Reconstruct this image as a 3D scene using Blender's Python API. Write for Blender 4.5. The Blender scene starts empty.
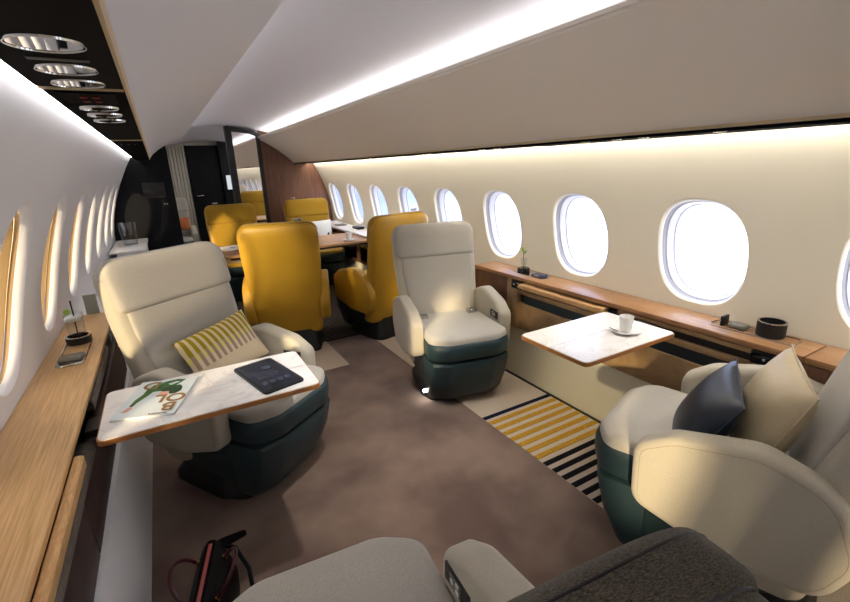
import bpy, bmesh, math, random
from mathutils import Vector, Matrix
random.seed(7)
SC = bpy.context.scene
COL = SC.collection
PI = math.pi
R = math.radians

# ------------------------------------------------------------------ materials
def srgb(r, g, b):
    f = lambda c: (c/255/12.92) if c/255 <= .04045 else ((c/255+.055)/1.055)**2.4
    return (f(r), f(g), f(b), 1)

def new_mat(name):
    m = bpy.data.materials.new(name); m.use_nodes = True
    nt = m.node_tree
    return m, nt, nt.nodes['Principled BSDF']

def plain(name, col, rough=.5, metal=0., spec=.5, coat=0., emit=None, estr=0.):
    m, nt, b = new_mat(name)
    b.inputs['Base Color'].default_value = col
    b.inputs['Roughness'].default_value = rough
    b.inputs['Metallic'].default_value = metal
    b.inputs['Specular IOR Level'].default_value = spec
    b.inputs['Coat Weight'].default_value = coat
    if emit:
        b.inputs['Emission Color'].default_value = emit
        b.inputs['Emission Strength'].default_value = estr
    return m

def noisy(name, c1, c2, scale=(1, 1, 1), nscale=10, rough=.6, bump=0., detail=6, spec=.4, ramp=(.3, .7), sheen=0., bscale=None, distort=0., metal=0., coat=0.):
    m, nt, b = new_mat(name)
    N, L = nt.nodes, nt.links
    tc = N.new('ShaderNodeTexCoord'); mp = N.new('ShaderNodeMapping')
    mp.inputs['Scale'].default_value = scale
    L.new(tc.outputs['Object'], mp.inputs['Vector'])
    no = N.new('ShaderNodeTexNoise'); no.inputs['Scale'].default_value = nscale
    no.inputs['Detail'].default_value = detail; no.inputs['Distortion'].default_value = distort
    L.new(mp.outputs[0], no.inputs['Vector'])
    cr = N.new('ShaderNodeValToRGB')
    cr.color_ramp.elements[0].position = ramp[0]; cr.color_ramp.elements[0].color = c1
    cr.color_ramp.elements[1].position = ramp[1]; cr.color_ramp.elements[1].color = c2
    L.new(no.outputs['Fac'], cr.inputs[0]); L.new(cr.outputs[0], b.inputs['Base Color'])
    b.inputs['Roughness'].default_value = rough
    b.inputs['Specular IOR Level'].default_value = spec
    b.inputs['Sheen Weight'].default_value = sheen
    b.inputs['Metallic'].default_value = metal
    b.inputs['Coat Weight'].default_value = coat
    if bump:
        bp = N.new('ShaderNodeBump'); bp.inputs['Strength'].default_value = bump
        bp.inputs['Distance'].default_value = .002
        if bscale:
            n2 = N.new('ShaderNodeTexNoise'); n2.inputs['Scale'].default_value = bscale
            L.new(tc.outputs['Object'], n2.inputs['Vector']); L.new(n2.outputs['Fac'], bp.inputs['Height'])
        else:
            L.new(no.outputs['Fac'], bp.inputs['Height'])
        L.new(bp.outputs[0], b.inputs['Normal'])
    return m

def marble(name):
    m, nt, b = new_mat(name); N, L = nt.nodes, nt.links
    tc = N.new('ShaderNodeTexCoord')
    no = N.new('ShaderNodeTexNoise'); no.inputs['Scale'].default_value = 4; no.inputs['Detail'].default_value = 8
    no.inputs['Distortion'].default_value = 1.6
    mp = N.new('ShaderNodeMapping'); mp.inputs['Scale'].default_value = (1, 1.7, 1); mp.inputs['Rotation'].default_value = (0, 0, .6)
    L.new(tc.outputs['Object'], mp.inputs[0]); L.new(mp.outputs[0], no.inputs['Vector'])
    cr = N.new('ShaderNodeValToRGB'); e = cr.color_ramp.elements
    e[0].position = .46; e[0].color = srgb(236, 233, 230)
    e[1].position = .5; e[1].color = srgb(222, 217, 210)
    x = e.new(.512); x.color = srgb(238, 235, 232)
    L.new(no.outputs['Fac'], cr.inputs[0]); L.new(cr.outputs[0], b.inputs['Base Color'])
    b.inputs['Roughness'].default_value = .28
    return m

def carpet_mat():
    m, nt, b = new_mat('carpet_material'); N, L = nt.nodes, nt.links
    tc = N.new('ShaderNodeTexCoord')
    n1 = N.new('ShaderNodeTexNoise'); n1.inputs['Scale'].default_value = 2.6; n1.inputs['Detail'].default_value = 3
    n2 = N.new('ShaderNodeTexNoise'); n2.inputs['Scale'].default_value = 260; n2.inputs['Detail'].default_value = 2
    L.new(tc.outputs['Object'], n1.inputs['Vector']); L.new(tc.outputs['Object'], n2.inputs['Vector'])
    cr = N.new('ShaderNodeValToRGB'); cr.color_ramp.elements[0].position = .35; cr.color_ramp.elements[0].color = srgb(96, 77, 69)
    cr.color_ramp.elements[1].position = .65; cr.color_ramp.elements[1].color = srgb(130, 110, 97)
    L.new(n1.outputs['Fac'], cr.inputs[0])
    mx = N.new('ShaderNodeMixRGB'); mx.blend_type = 'OVERLAY'; mx.inputs[0].default_value = .5
    L.new(cr.outputs[0], mx.inputs[1]); L.new(n2.outputs['Fac'], mx.inputs[2]); L.new(mx.outputs[0], b.inputs['Base Color'])
    b.inputs['Roughness'].default_value = .95; b.inputs['Specular IOR Level'].default_value = .1
    b.inputs['Sheen Weight'].default_value = .2
    bp = N.new('ShaderNodeBump'); bp.inputs['Strength'].default_value = .5; bp.inputs['Distance'].default_value = .004
    L.new(n2.outputs['Fac'], bp.inputs['Height']); L.new(bp.outputs[0], b.inputs['Normal'])
    return m

def glass_mat(name, tint=(1, 1, 1, 1), gl=.08):
    m = bpy.data.materials.new(name); m.use_nodes = True; nt = m.node_tree; N, L = nt.nodes, nt.links
    N.remove(N['Principled BSDF'])
    t = N.new('ShaderNodeBsdfTransparent'); t.inputs[0].default_value = tint
    g = N.new('ShaderNodeBsdfGlossy'); g.inputs['Roughness'].default_value = .03
    lw = N.new('ShaderNodeLayerWeight'); pw_ = N.new('ShaderNodeMath'); pw_.operation = 'POWER'; pw_.inputs[1].default_value = 4
    ml = N.new('ShaderNodeMath'); ml.operation = 'MULTIPLY_ADD'; ml.inputs[1].default_value = .5; ml.inputs[2].default_value = .035
    L.new(lw.outputs['Facing'], pw_.inputs[0]); L.new(pw_.outputs[0], ml.inputs[0])
    mx = N.new('ShaderNodeMixShader'); L.new(ml.outputs[0], mx.inputs[0]); L.new(t.outputs[0], mx.inputs[1]); L.new(g.outputs[0], mx.inputs[2])
    L.new(mx.outputs[0], N['Material Output'].inputs[0])
    return m

def emis(name, col, s):
    m = bpy.data.materials.new(name); m.use_nodes = True; nt = m.node_tree; N, L = nt.nodes, nt.links
    N.remove(N['Principled BSDF'])
    e = N.new('ShaderNodeEmission'); e.inputs[0].default_value = col; e.inputs[1].default_value = s
    L.new(e.outputs[0], N['Material Output'].inputs[0])
    return m

M = {}
M['white'] = plain('white_lining', srgb(230, 229, 232), .45)
M['ceil'] = plain('ceiling_lining', srgb(226, 225, 234), .5)
M['bin'] = plain('bin_lining', srgb(238, 230, 218), .5)  # white right bin; the warm tint of its lighting is put into the colour
M['rwall'] = plain('cream_lining', srgb(236, 230, 212), .45)
M['dado'] = plain('cream_dado', srgb(226, 218, 190), .4)
M['reveal'] = plain('window_reveal', srgb(225, 226, 236), .35)
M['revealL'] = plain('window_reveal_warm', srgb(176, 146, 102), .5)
M['seam'] = plain('window_seal', srgb(150, 150, 158), .5)
M['seamL'] = plain('window_seal_warm', srgb(176, 150, 110), .5)
M['pane'] = glass_mat('window_glass', (.93, .95, 1, 1))
M['paneL'] = glass_mat('dimmed_window_glass', (.40, .37, .32, 1))  # left panes darkened to dim the bright sky behind them
M['cream'] = noisy('cream_wool', srgb(166, 161, 151), srgb(190, 185, 174), (1, 1, 3), 340, .9, .25, sheen=.25, spec=.15)
M['seamtone'] = plain('stitch_thread', srgb(150, 138, 116), .8)
M['arm'] = noisy('cream_arm_wool', srgb(174, 167, 150), srgb(194, 187, 170), (1, 1, 3), 340, .85, .2, sheen=.25, spec=.15)
M['dark_fabric'] = noisy('dark_seat_fabric', srgb(38, 35, 30), srgb(112, 104, 90), (.5, 2, 2), 520, .95, .3, sheen=.1, spec=.1)  # darker, mottled tone for the near seat's back parts
M['yellow'] = noisy('mustard_leather', srgb(174, 132, 34), srgb(180, 138, 40), (1, 1, 1), 6, .45, .04, bscale=500, spec=.35)
M['yellow_fab'] = noisy('mustard_wool', srgb(146, 112, 22), srgb(168, 132, 36), (1, 1, 3.5), 190, .8, .15, sheen=.2, spec=.2)
M['green'] = noisy('dark_green_leather', srgb(34, 52, 57), srgb(38, 57, 62), (1, 1, 1), 8, .42, .05, bscale=300)
M['black'] = plain('black_plastic', srgb(14, 14, 16), .45)
M['gloss'] = plain('black_gloss', srgb(10, 10, 13), .12)
M['psu'] = plain('black_panel', srgb(7, 6, 8), .75, spec=.04)
M['chrome'] = plain('chrome', srgb(200, 198, 195), .12, 1.)
M['mirror'] = plain('mirror_silver', srgb(235, 235, 238), .015, 1.)
M['oak'] = noisy('light_oak', srgb(196, 152, 98), srgb(226, 184, 130), (34, 1.1, 34), 6, .38, .1, ramp=(.3, .68))
M['oak2'] = noisy('pale_oak_leaf', srgb(198, 152, 100), srgb(226, 184, 130), (12, 3, 12), 7, .38, .1, distort=1.)
M['walnut'] = noisy('walnut_top', srgb(142, 102, 66), srgb(178, 134, 92), (30, 1.1, 30), 6, .35, .1)
M['walnutv'] = noisy('walnut_vertical', srgb(92, 60, 46), srgb(124, 86, 66), (14, 14, .8), 6, .45, .1)
M['edge'] = plain('oak_edge', srgb(160, 106, 56), .35)
M['tan'] = noisy('tan_leather', srgb(140, 112, 78), srgb(168, 138, 100), (1, 1, 1), 12, .5, .1)
M['brown'] = noisy('brown_leather', srgb(58, 42, 38), srgb(78, 58, 52), (1, 1, 1), 10, .5, .1)
M['greytrim'] = noisy('grey_suede', srgb(96, 88, 82), srgb(122, 112, 104), (1, 1, 1), 60, .8, .1)
M['teal'] = plain('teal_leather', srgb(26, 44, 52), .4)
M['marble'] = marble('white_marble')
M['carpet'] = carpet_mat()
M['rug'] = noisy('pale_carpet', srgb(172, 156, 138), srgb(196, 180, 160), (1, 1, 1), 300, .95, .3, spec=.1)
M['ystripe'] = noisy('mustard_pile', srgb(150, 112, 30), srgb(190, 146, 54), (1, 1, 1), 120, .95, .3, spec=.1)
M['navy'] = noisy('navy_pile', srgb(16, 20, 38), srgb(24, 28, 48), (1, 1, 1), 120, .95, .3, spec=.1)
M['blackpile'] = noisy('black_pile', srgb(14, 14, 18), srgb(26, 25, 29), (1, 1, 1), 120, .95, .3, spec=.1)
M['darkrug'] = noisy('charcoal_carpet', srgb(40, 34, 32), srgb(52, 46, 42), (1, 1, 1), 200, .95, .3, spec=.1)
M['greystripe'] = noisy('grey_pile', srgb(120, 110, 100), srgb(140, 128, 116), (1, 1, 1), 200, .95, .3, spec=.1)
M['china'] = plain('white_china', srgb(238, 236, 232), .2)
M['paper'] = plain('paper', srgb(232, 232, 230), .5)
M['coverblue'] = noisy('cover_pale_blue', srgb(205, 218, 222), srgb(226, 234, 234), (1, 1, 1), 4, .3)
M['gold'] = plain('gold_ink', srgb(140, 104, 48), .4)
M['leafgreen'] = noisy('green_print', srgb(18, 58, 24), srgb(60, 120, 40), (1, 1, 1), 60, .5)
M['skin'] = plain('skin_print', srgb(214, 160, 146), .5)
M['hair'] = noisy('dark_green_print', srgb(10, 34, 16), srgb(30, 80, 34), (1, 1, 1), 80, .5)
M['tablet'] = plain('tablet_body', srgb(20, 26, 36), .35, .3)
M['screen'] = noisy('tablet_screen', srgb(12, 16, 26), srgb(30, 38, 52), (1, 1, 1), 14, .12)
M['screenbit'] = plain('screen_icons', srgb(60, 66, 84), .2)
M['pillow'] = noisy('natural_linen', srgb(206, 188, 152), srgb(226, 210, 178), (1, 1, 1), 90, .9, .2, spec=.1)
M['olive'] = noisy('olive_thread', srgb(140, 126, 28), srgb(168, 152, 44), (1, 1, 1), 90, .9, .2, spec=.1)
M['paleyellow'] = plain('lemon_thread', srgb(226, 214, 136), .9)
M['taupe'] = plain('taupe_thread', srgb(164, 142, 122), .9)
M['navyleather'] = noisy('navy_leather', srgb(20, 29, 42), srgb(30, 41, 55), (1, 1, 1), 14, .38, .1, bscale=120)
M['creamleather'] = noisy('cream_leather', srgb(196, 178, 142), srgb(210, 194, 160), (1, 1, 1), 10, .45, .1, bscale=200)
M['bag'] = plain('black_bag_leather', srgb(6, 4, 6), .5, spec=.12)
M['burgundy'] = plain('burgundy_leather', srgb(64, 14, 26), .35)
M['zip'] = plain('rose_zip', srgb(176, 84, 84), .5)
M['brass'] = plain('brass', srgb(190, 150, 90), .25, 1.)
M['drink'] = glass_mat('clear_glass', (.96, .97, .97, 1))
M['ice'] = plain('crushed_ice', srgb(230, 232, 232), .3)
M['lime'] = plain('lime', srgb(172, 206, 84), .5)
M['plant'] = plain('plant_leaf', srgb(120, 160, 60), .6)
M['stem'] = plain('plant_stem', srgb(60, 90, 40), .6)
M['slate'] = plain('slate_blue', srgb(64, 72, 96), .4)
M['greyleather'] = plain('grey_leather', srgb(120, 116, 106), .5)
M['panelgrey'] = plain('panel_grey', srgb(176, 176, 160), .5)
M['orange'] = plain('orange_wool', srgb(190, 110, 60), .9)
M['blackwood'] = noisy('black_wood', srgb(9, 9, 13), srgb(16, 16, 21), (14, 14, .8), 8, .55, .05, spec=.2)
M['slat'] = plain('cream_slat', srgb(205, 198, 182), .6)
M['redsign'] = plain('red_sign', srgb(90, 8, 18), .6, spec=.1)
M['icon'] = plain('white_icon', srgb(210, 210, 210), .5)
M['tvlit'] = emis('lit_screen', srgb(215, 220, 225), .9)
M['tanstrip'] = plain('tan_strip', srgb(200, 178, 140), .5)
LED = emis('led_cool', (1, .985, .98, 1), 8.5)
LEDL = emis('led_side', (1, .985, .97, 1), 12)
LEDW = emis('led_warm', (1, .955, .88, 1), 40)

# ------------------------------------------------------------------ helpers
def finish(name, bm, mat, parent=None, smooth=True, ang=35, loc=None):
    me = bpy.data.meshes.new(name)
    bmesh.ops.recalc_face_normals(bm, faces=bm.faces)
    bm.to_mesh(me); bm.free()
    if smooth:
        for p in me.polygons: p.use_smooth = True
        me.set_sharp_from_angle(angle=R(ang))
    mats = mat if isinstance(mat, (list, tuple)) else [mat]
    for x in mats: me.materials.append(x)
    o = bpy.data.objects.new(name, me); COL.objects.link(o)
    if parent: o.parent = parent
    if loc: o.location = loc
    return o

def box(bm, x0, x1, y0, y1, z0, z1, bev=0., seg=2, mi=0):
    vs = [bm.verts.new((x, y, z)) for x in (x0, x1) for y in (y0, y1) for z in (z0, z1)]
    idx = [(0, 1, 3, 2), (4, 6, 7, 5), (0, 4, 5, 1), (2, 3, 7, 6), (0, 2, 6, 4), (1, 5, 7, 3)]
    fs = [bm.faces.new([vs[i] for i in q]) for q in idx]
    for f in fs: f.material_index = mi
    if bev:
        es = list({e for f in fs for e in f.edges})
        bmesh.ops.bevel(bm, geom=es, offset=bev, segments=seg, profile=.5, affect='EDGES')
    return bm

def bx(*a, **k):
    return box(bmesh.new(), *a, **k)

def roundpoly(pts, rad, seg=6):
    n = len(pts); out = []
    if not isinstance(rad, (list, tuple)): rad = [rad]*n
    for i in range(n):
        p = Vector(pts[i]); a = Vector(pts[i-1]) - p; b = Vector(pts[(i+1) % n]) - p
        r = rad[i]
        if r <= 0: out.append(tuple(p)); continue
        an = a.angle(b); d = min(r/math.tan(an/2), a.length*.49, b.length*.49)
        p0 = p + a.normalized()*d; p1 = p + b.normalized()*d
        for k in range(seg+1):
            t = k/seg
            q = (1-t)**2*p0 + 2*t*(1-t)*p + t*t*p1
            out.append(tuple(q))
    return out

def prism(bm, pts, h0, h1, axis='z', bev=0., seg=3, mi=0):
    def mk(p, h):
        return {'z': (p[0], p[1], h), 'x': (h, p[0], p[1]), 'y': (p[0], h, p[1])}[axis]
    a = [bm.verts.new(mk(p, h0)) for p in pts]; b = [bm.verts.new(mk(p, h1)) for p in pts]
    n = len(pts); fs = [bm.faces.new(a), bm.faces.new(b[::-1])]
    cap = list(fs[0].edges) + list(fs[1].edges)
    for i in range(n): fs.append(bm.faces.new((a[i], b[i], b[(i+1) % n], a[(i+1) % n])))
    for f in fs: f.material_index = mi
    if bev:
        r = bmesh.ops.bevel(bm, geom=cap, offset=bev, segments=seg, profile=.5, affect='EDGES')
    return bm

def loft(bm, rings, cap=True, closed=True, mi=0):
    rv = [[bm.verts.new(p) for p in r] for r in rings]
    n = len(rv[0])
    for a, b in zip(rv, rv[1:]):
        for i in range(n if closed else n-1):
            f = bm.faces.new((a[i], a[(i+1) % n], b[(i+1) % n], b[i])); f.material_index = mi
    if cap and closed:
        for r in (rv[0], rv[-1]):
            f = bm.faces.new(r); f.material_index = mi
    return rv

def lathe(bm, prof, cx=0, cy=0, cz=0, n=28, cap=False, mi=0):
    rings = [[(cx+r*math.cos(2*PI*i/n), cy+r*math.sin(2*PI*i/n), cz+z) for i in range(n)] for r, z in prof]
    loft(bm, rings, cap=cap, mi=mi)
    return bm

def tube(bm, pts, r, n=8, mi=0):
    pts = [Vector(p) for p in pts]; rings = []
    for i, p in enumerate(pts):
        d = (pts[min(i+1, len(pts)-1)] - pts[max(i-1, 0)]).normalized()
        up = Vector((0, 0, 1)) if abs(d.z) < .9 else Vector((1, 0, 0))
        s = d.cross(up).normalized(); t = s.cross(d)
        rr = r[i] if isinstance(r, (list, tuple)) else r
        rings.append([tuple(p + s*rr*math.cos(2*PI*k/n) + t*rr*math.sin(2*PI*k/n)) for k in range(n)])
    loft(bm, rings, mi=mi)
    return bm

def tag(o, label, cat, group=None):
    o['label'] = label; o['category'] = cat
    if group: o['group'] = group
    return o

def thing(name, label, cat, loc=(0, 0, 0), rz=0, group=None):
    o = bpy.data.objects.new(name, None); COL.objects.link(o)
    o.location = loc; o.rotation_euler = (0, 0, rz); o.empty_display_size = .1
    return tag(o, label, cat, group)

def struct(name, bm, mat, **k):
    o = finish(name, bm, mat, **k); o['kind'] = 'structure'; return o

def kids(o): return [c for c in bpy.data.objects if c.parent == o]
def dup(root, loc, rz, label, sc=None, skip=()):
    r = root.copy(); COL.objects.link(r); r.location = loc; r.rotation_euler = (0, 0, rz); r['label'] = label
    if sc: r.scale = (sc,)*3
    for ch in kids(root):
        if ch.name.split('.')[0] in skip: continue
        c = ch.copy(); COL.objects.link(c); c.parent = r
        for g in kids(ch):
            d = g.copy(); COL.objects.link(d); d.parent = c
    return r

def text_bm(s, size, loc, rz=0, ext=.0003, align='CENTER', flatten=None, rot=None):
    cu = bpy.data.curves.new('lettering', 'FONT'); cu.body = s; cu.size = size; cu.extrude = ext
    cu.align_x = align; cu.align_y = 'CENTER'; cu.offset = size*.022
    o = bpy.data.objects.new('lettering_tmp', cu); COL.objects.link(o)
    bpy.context.view_layer.update()
    dg = bpy.context.evaluated_depsgraph_get()
    me = bpy.data.meshes.new_from_object(o.evaluated_get(dg))
    bm = bmesh.new(); bm.from_mesh(me)
    mat = Matrix.Translation(loc) @ (rot if rot else Matrix.Rotation(rz, 4, 'Z'))
    bmesh.ops.transform(bm, matrix=mat, verts=bm.verts)
    bpy.data.objects.remove(o); bpy.data.curves.remove(cu); bpy.data.meshes.remove(me)
    return bm

# ------------------------------------------------------------------ shell dimensions
XC = .867
Y0, YB, YE = -2.16, 6.78, 9.3
PITCH = .750
YC = [1.215 + PITCH*k for k in range(-4, 8)]
def half(z, side=1):
    if side > 0: return 1.385 - .36*(z-.8)**2
    t = max(0, z-.8); return 1.432 - .133*t - .262*t*t
ZB, ZT = .70, 1.80
def wx(side, z): return XC + side*half(z, side)
def ceilz(x): return 2.09 - .22*(x-.8)**2

def wall_mesh(side):
    bm = bmesh.new()
    HA, HZ, ZC = (.217, .262, 1.045) if side > 0 else (.222, .318, 1.115)
    NA = 48
    # rectangle border points, shared corners
    def outline(yc, fr, ha=HA, hz=HZ):
        pts = []
        for i in range(NA):
            a = 2*PI*i/NA
            c, s = math.cos(a), math.sin(a)
            e = 2/2.5
            pe = (ha*abs(c)**e*(1 if c >= 0 else -1), hz*abs(s)**e*(1 if s >= 0 else -1))
            hy, zt, zb = PITCH/2, 1.50-ZC, ZC-ZB
            # rectangle: i//12 quarters with 6 per half side
            q = (i + 6) % NA; sdn, t = divmod(q, 12); t = (t)/12
            if sdn == 0: rp = (hy, -zb + t*(zt+zb))
            elif sdn == 1: rp = (hy - t*2*hy, zt)
            elif sdn == 2: rp = (-hy, zt - t*(zt+zb))
            else: rp = (-hy + t*2*hy, -zb)
            pts.append((yc + pe[0]*(1-fr) + rp[0]*fr, ZC + pe[1]*(1-fr) + rp[1]*fr))
        return pts
    for yc in YC:
        rings = []
        for fr in (1, .75, .5, .25, .08, .03, 0):
            rings.append([(wx(side, z), y, z) for y, z in outline(yc, fr)])
        # soft rolled lip into the opening
        for dx, sc in (((.004, .985), (.012, .965), (.022, .955)) if side > 0 else ((.004, .985), (.010, .965), (.020, .95), (.034, .945))):
            rings.append([(wx(side, z)+side*dx, y, z) for y, z in outline(yc, 0, HA*sc, HZ*sc)])
        loft(bm, rings, cap=False)
    # strip above the windows
    zs = [1.50, 1.56, 1.62, 1.68, 1.74, ZT]
    ys = []
    for yc in YC:
        for t in range(12): ys.append(yc - PITCH/2 + PITCH*t/12)
    ys.append(YC[-1] + PITCH/2)
    loft(bm, [[(wx(side, z), y, z) for y in ys] for z in zs], cap=False, closed=False)
    # plain wall beyond the bulkhead
    zz = [ZB, .8, .9, 1., 1.1, 1.2, 1.3, 1.4, 1.5, 1.6, 1.7, ZT]
    loft(bm, [[(wx(side, z), y, z) for y in (YC[-1]+PITCH/2, 8, YE)] for z in zz], cap=False, closed=False)
    # lower part behind the ledge down to the floor
    loft(bm, [[(wx(side, ZB), y, z) for y in (Y0, 2, 5, YE)] for z in (-.02, ZB)], cap=False, closed=False)
    bmesh.ops.remove_doubles(bm, verts=bm.verts, dist=.0005)
    return bm

struct('wall_left', wall_mesh(-1), M['white'])
struct('wall_right', wall_mesh(1), M['rwall'])

def window(side, yc, n):
    HA, HZ, ZC = (.217, .262, 1.045) if side > 0 else (.222, .318, 1.115)
    def ring(sc, dx, shift=0, dy=0):
        pts = []
        for i in range(48):
            a = 2*PI*i/48; c, s = math.cos(a), math.sin(a); e = 2/2.5
            y = yc + (HA-sc)*abs(c)**e*(1 if c >= 0 else -1); z = ZC + (HZ-sc)*abs(s)**e*(1 if s >= 0 else -1)
            pts.append((wx(side, z)+side*dx, y, z))
        return pts
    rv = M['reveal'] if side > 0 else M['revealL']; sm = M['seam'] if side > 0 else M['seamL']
    bm = bmesh.new()
    if side > 0: loft(bm, [ring(.004, .018), ring(.010, .03), ring(.014, .05)], cap=False, mi=1)
    else: loft(bm, [ring(.011, .032), ring(.013, .05)], cap=False)
    dd = 1.7 if side < 0 else .55
    loft(bm, [ring(.014 if side > 0 else .017, .05), ring(.018, .05), ring(.020, .054), ring(.026, .05+.035*dd), ring(.031, .05+.065*dd), ring(.034, .05+.068*dd)], cap=False)
    loft(bm, [ring(.034, .05+.068*dd), ring(.036, .05+.08*dd)], cap=False, mi=1)
    loft(bm, [ring(.036, .05+.08*dd), ring(.002, .055+.08*dd)], cap=False)
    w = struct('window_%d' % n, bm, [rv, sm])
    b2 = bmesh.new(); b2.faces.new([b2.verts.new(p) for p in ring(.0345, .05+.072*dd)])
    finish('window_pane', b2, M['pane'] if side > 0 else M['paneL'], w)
    return w
n = 1
for side in (1, -1):
    for yc in YC:
        if yc < -1.6: 
            pass
        window(side, yc, n); n += 1

# floor with inlaid carpet
struct('floor', bx(XC-1.47, XC+1.42, Y0, YE, -.06, 0), M['carpet'])
bm = bmesh.new()
box(bm, 1.477, 2.05, -.6, 3.76, 0, .004)
box(bm, .30, 1.08, 3.17, 3.76, 0, .004)
struct('floor_pale_carpet', bm, M['rug'], smooth=False)
bm = bmesh.new(); box(bm, 1.477, 2.05, 1.926, 1.957, .004, .006)
k = 0
struct('floor_navy_stripe', bm, M['navy'], smooth=False)
bm = bmesh.new()
for i in range(7): box(bm, 1.477, 2.05, 1.881-.065*i-.017, 1.881-.065*i+.017, .004, .006)
struct('floor_mustard_stripes', bm, M['ystripe'], smooth=False)
bm = bmesh.new()
for i in range(10): box(bm, 1.477, 2.05, 1.426-.063*i-.016, 1.426-.063*i+.016, .004, .006)
struct('floor_black_stripes', bm, M['blackpile'], smooth=False)
struct('floor_dining_carpet', bx(-.25, 2.05, 3.76, 6.66, 0, .003), M['darkrug'], smooth=False)
bm = bmesh.new()
for i in range(60):
    y = 3.8+i*.047; box(bm, .35, 1.95, y, y+.010, .003, .0045)
struct('floor_grey_stripes', bm, M['greystripe'], smooth=False)

# ceiling: one continuous lining from wall top to wall top
prof = [(wx(-1, 1.79), 1.79), (XC-1.02, 1.88), (XC-.9, 1.94), (XC-.75, 1.985)]
xs = [XC-.62+i*(1.24/16) for i in range(17)]
prof += [(x, ceilz(x)) for x in xs]
prof += [(XC+.75, 1.975), (XC+.9, 1.93), (XC+1.02, 1.87), (wx(1, 1.79), 1.79)]
bm = bmesh.new()
loft(bm, [[(x, y, z) for x, z in prof] for y in (Y0, 0, 2, 4, YB)], cap=False, closed=False)
struct('ceiling', bm, M['ceil'], ang=60)
bm = bmesh.new()
prof2 = [(x, z-.012 if z > 1.8 else z) for x, z in prof]
loft(bm, [[(x, YB, z) for x, z in prof], [(x, YB+.03, z) for x, z in prof2], [(x, YE, z-.06 if z > 1.8 else z) for x, z in prof2]], cap=False, closed=False)
struct('ceiling_aft', bm, M['ceil'], ang=60)

# overhead bins run the length of the cabin
def stowage(name, pts, label, strip_pts, mat):
    o = thing(name, label, 'overhead bin')
    bm = bmesh.new(); prism(bm, pts, -2.1, YB-.01, 'y'); finish('bin_body', bm, mat, o, ang=25)
    bm = bmesh.new(); prism(bm, strip_pts, -2.09, YB-.02, 'y'); finish('edge_strip', bm, M['tanstrip'], o)
    return o
LB = stowage('overhead_bin', [(-.018, 1.70), (.02, 1.745), (.09, 1.80), (.19, 1.86), (.30, 1.908), (.374, 1.928), (.374, 1.94), (.368, 1.94), (.27, 1.93), (.0, 1.86), (-.12, 1.78), (-.178, 1.702)],
             'long white overhead bin above the left windows', [(-.026, 1.682), (-.020, 1.682), (-.016, 1.70), (-.026, 1.70)], M['white'])
RB = stowage('overhead_bin', [(1.742, 1.600), (1.66, 1.680), (1.52, 1.790), (1.39, 1.872), (1.300, 1.918), (1.297, 1.926), (1.285, 1.928), (1.283, 1.94), (1.292, 1.944), (1.37, 1.93), (1.75, 1.84), (1.93, 1.72), (1.93, 1.60)],
             'long white overhead bin above the right windows, coloured warm as if lit', [(1.740, 1.588), (1.75, 1.588), (1.75, 1.60), (1.742, 1.60)], M['bin'])
# service panels under the bins
sp = thing('service_panel', 'black service panel with six mirrored discs under the left bin', 'service panel')
segs = [(-2.0, 1.25), (1.275, 2.95), (2.975, YB-.03)]
for i, (a, b) in enumerate(segs):
    finish('panel_section', bx(-.178, -.0265, a, b, 1.680+.002*i, 1.6995, bev=.002), M['psu'], sp)
for a in (1.262, 2.962):
    finish('joint', bx(-.176, -.027, a-.003, a+.003, 1.677, 1.6995), M['tanstrip'], sp)
for y in (.866, 1.05, 1.195, 1.60, 1.765, 1.94):
    r = .047 if y < 1 else .045
    bm = bmesh.new(); lathe(bm, [(.0, -.0035), (r-.004, -.0035), (r-.004, -.0035)], -.100, y, 1.682, 40)
    d = finish('mirror_disc', bm, M['mirror'], sp)
    bm = bmesh.new(); lathe(bm, [(r-.0025, -.003), (r-.002, -.005), (r, -.005), (r+.001, 0)], -.100, y, 1.682, 40)
    finish('chrome_ring', bm, M['chrome'], d)
for i, yy in enumerate((1.375, 1.44)):
    for dx in (-.012, .012):
        bm = bmesh.new(); prism(bm, roundpoly([(-.10+dx-.008, yy-.016), (-.10+dx+.008, yy-.016), (-.10+dx+.006, yy+.016), (-.10+dx-.006, yy+.016)], .003), 1.6765, 1.681, 'z'); finish('sign_light', bm, M['redsign'], sp)
finish('sign_recess', bx(-.155, -.05, 1.32, 1.50, 1.679, 1.684), M['psu'], sp)
bm = bmesh.new()
for i in range(3):
    for j in range(2):
        lathe(bm, [(0, -.002), (.009, -.002), (.012, 0)], -.135+.035*i, 3.35+.09*j, 1.683, 12)
finish('air_nozzles', bm, M['gloss'], sp)['kind'] = 'stuff'
finish('slot', bx(-.14, -.06, .955, .975, 1.678, 1.682, bev=.001), M['black'], sp)
sp2 = thing('service_panel', 'thin black service panel edge under the right bin', 'service panel')
finish('panel_section', bx(1.735, 1.93, -2.0, 1.95, 1.577, 1.588, bev=.001), M['psu'], sp2)
finish('panel_section', bx(1.735, 1.93, 1.965, YB-.03, 1.580, 1.588, bev=.001), M['psu'], sp2)
for i, y in enumerate((.95, 1.25, 1.38, 1.55, 2.2, 2.35, 3.0, 3.1, 4.1)):
    bm = bmesh.new(); lathe(bm, [(.0, -.004), (.02, -.004), (.024, 0)], 1.765, y, 1.579, 16)
    finish('air_nozzle', bm, M['chrome'], sp2)

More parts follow.
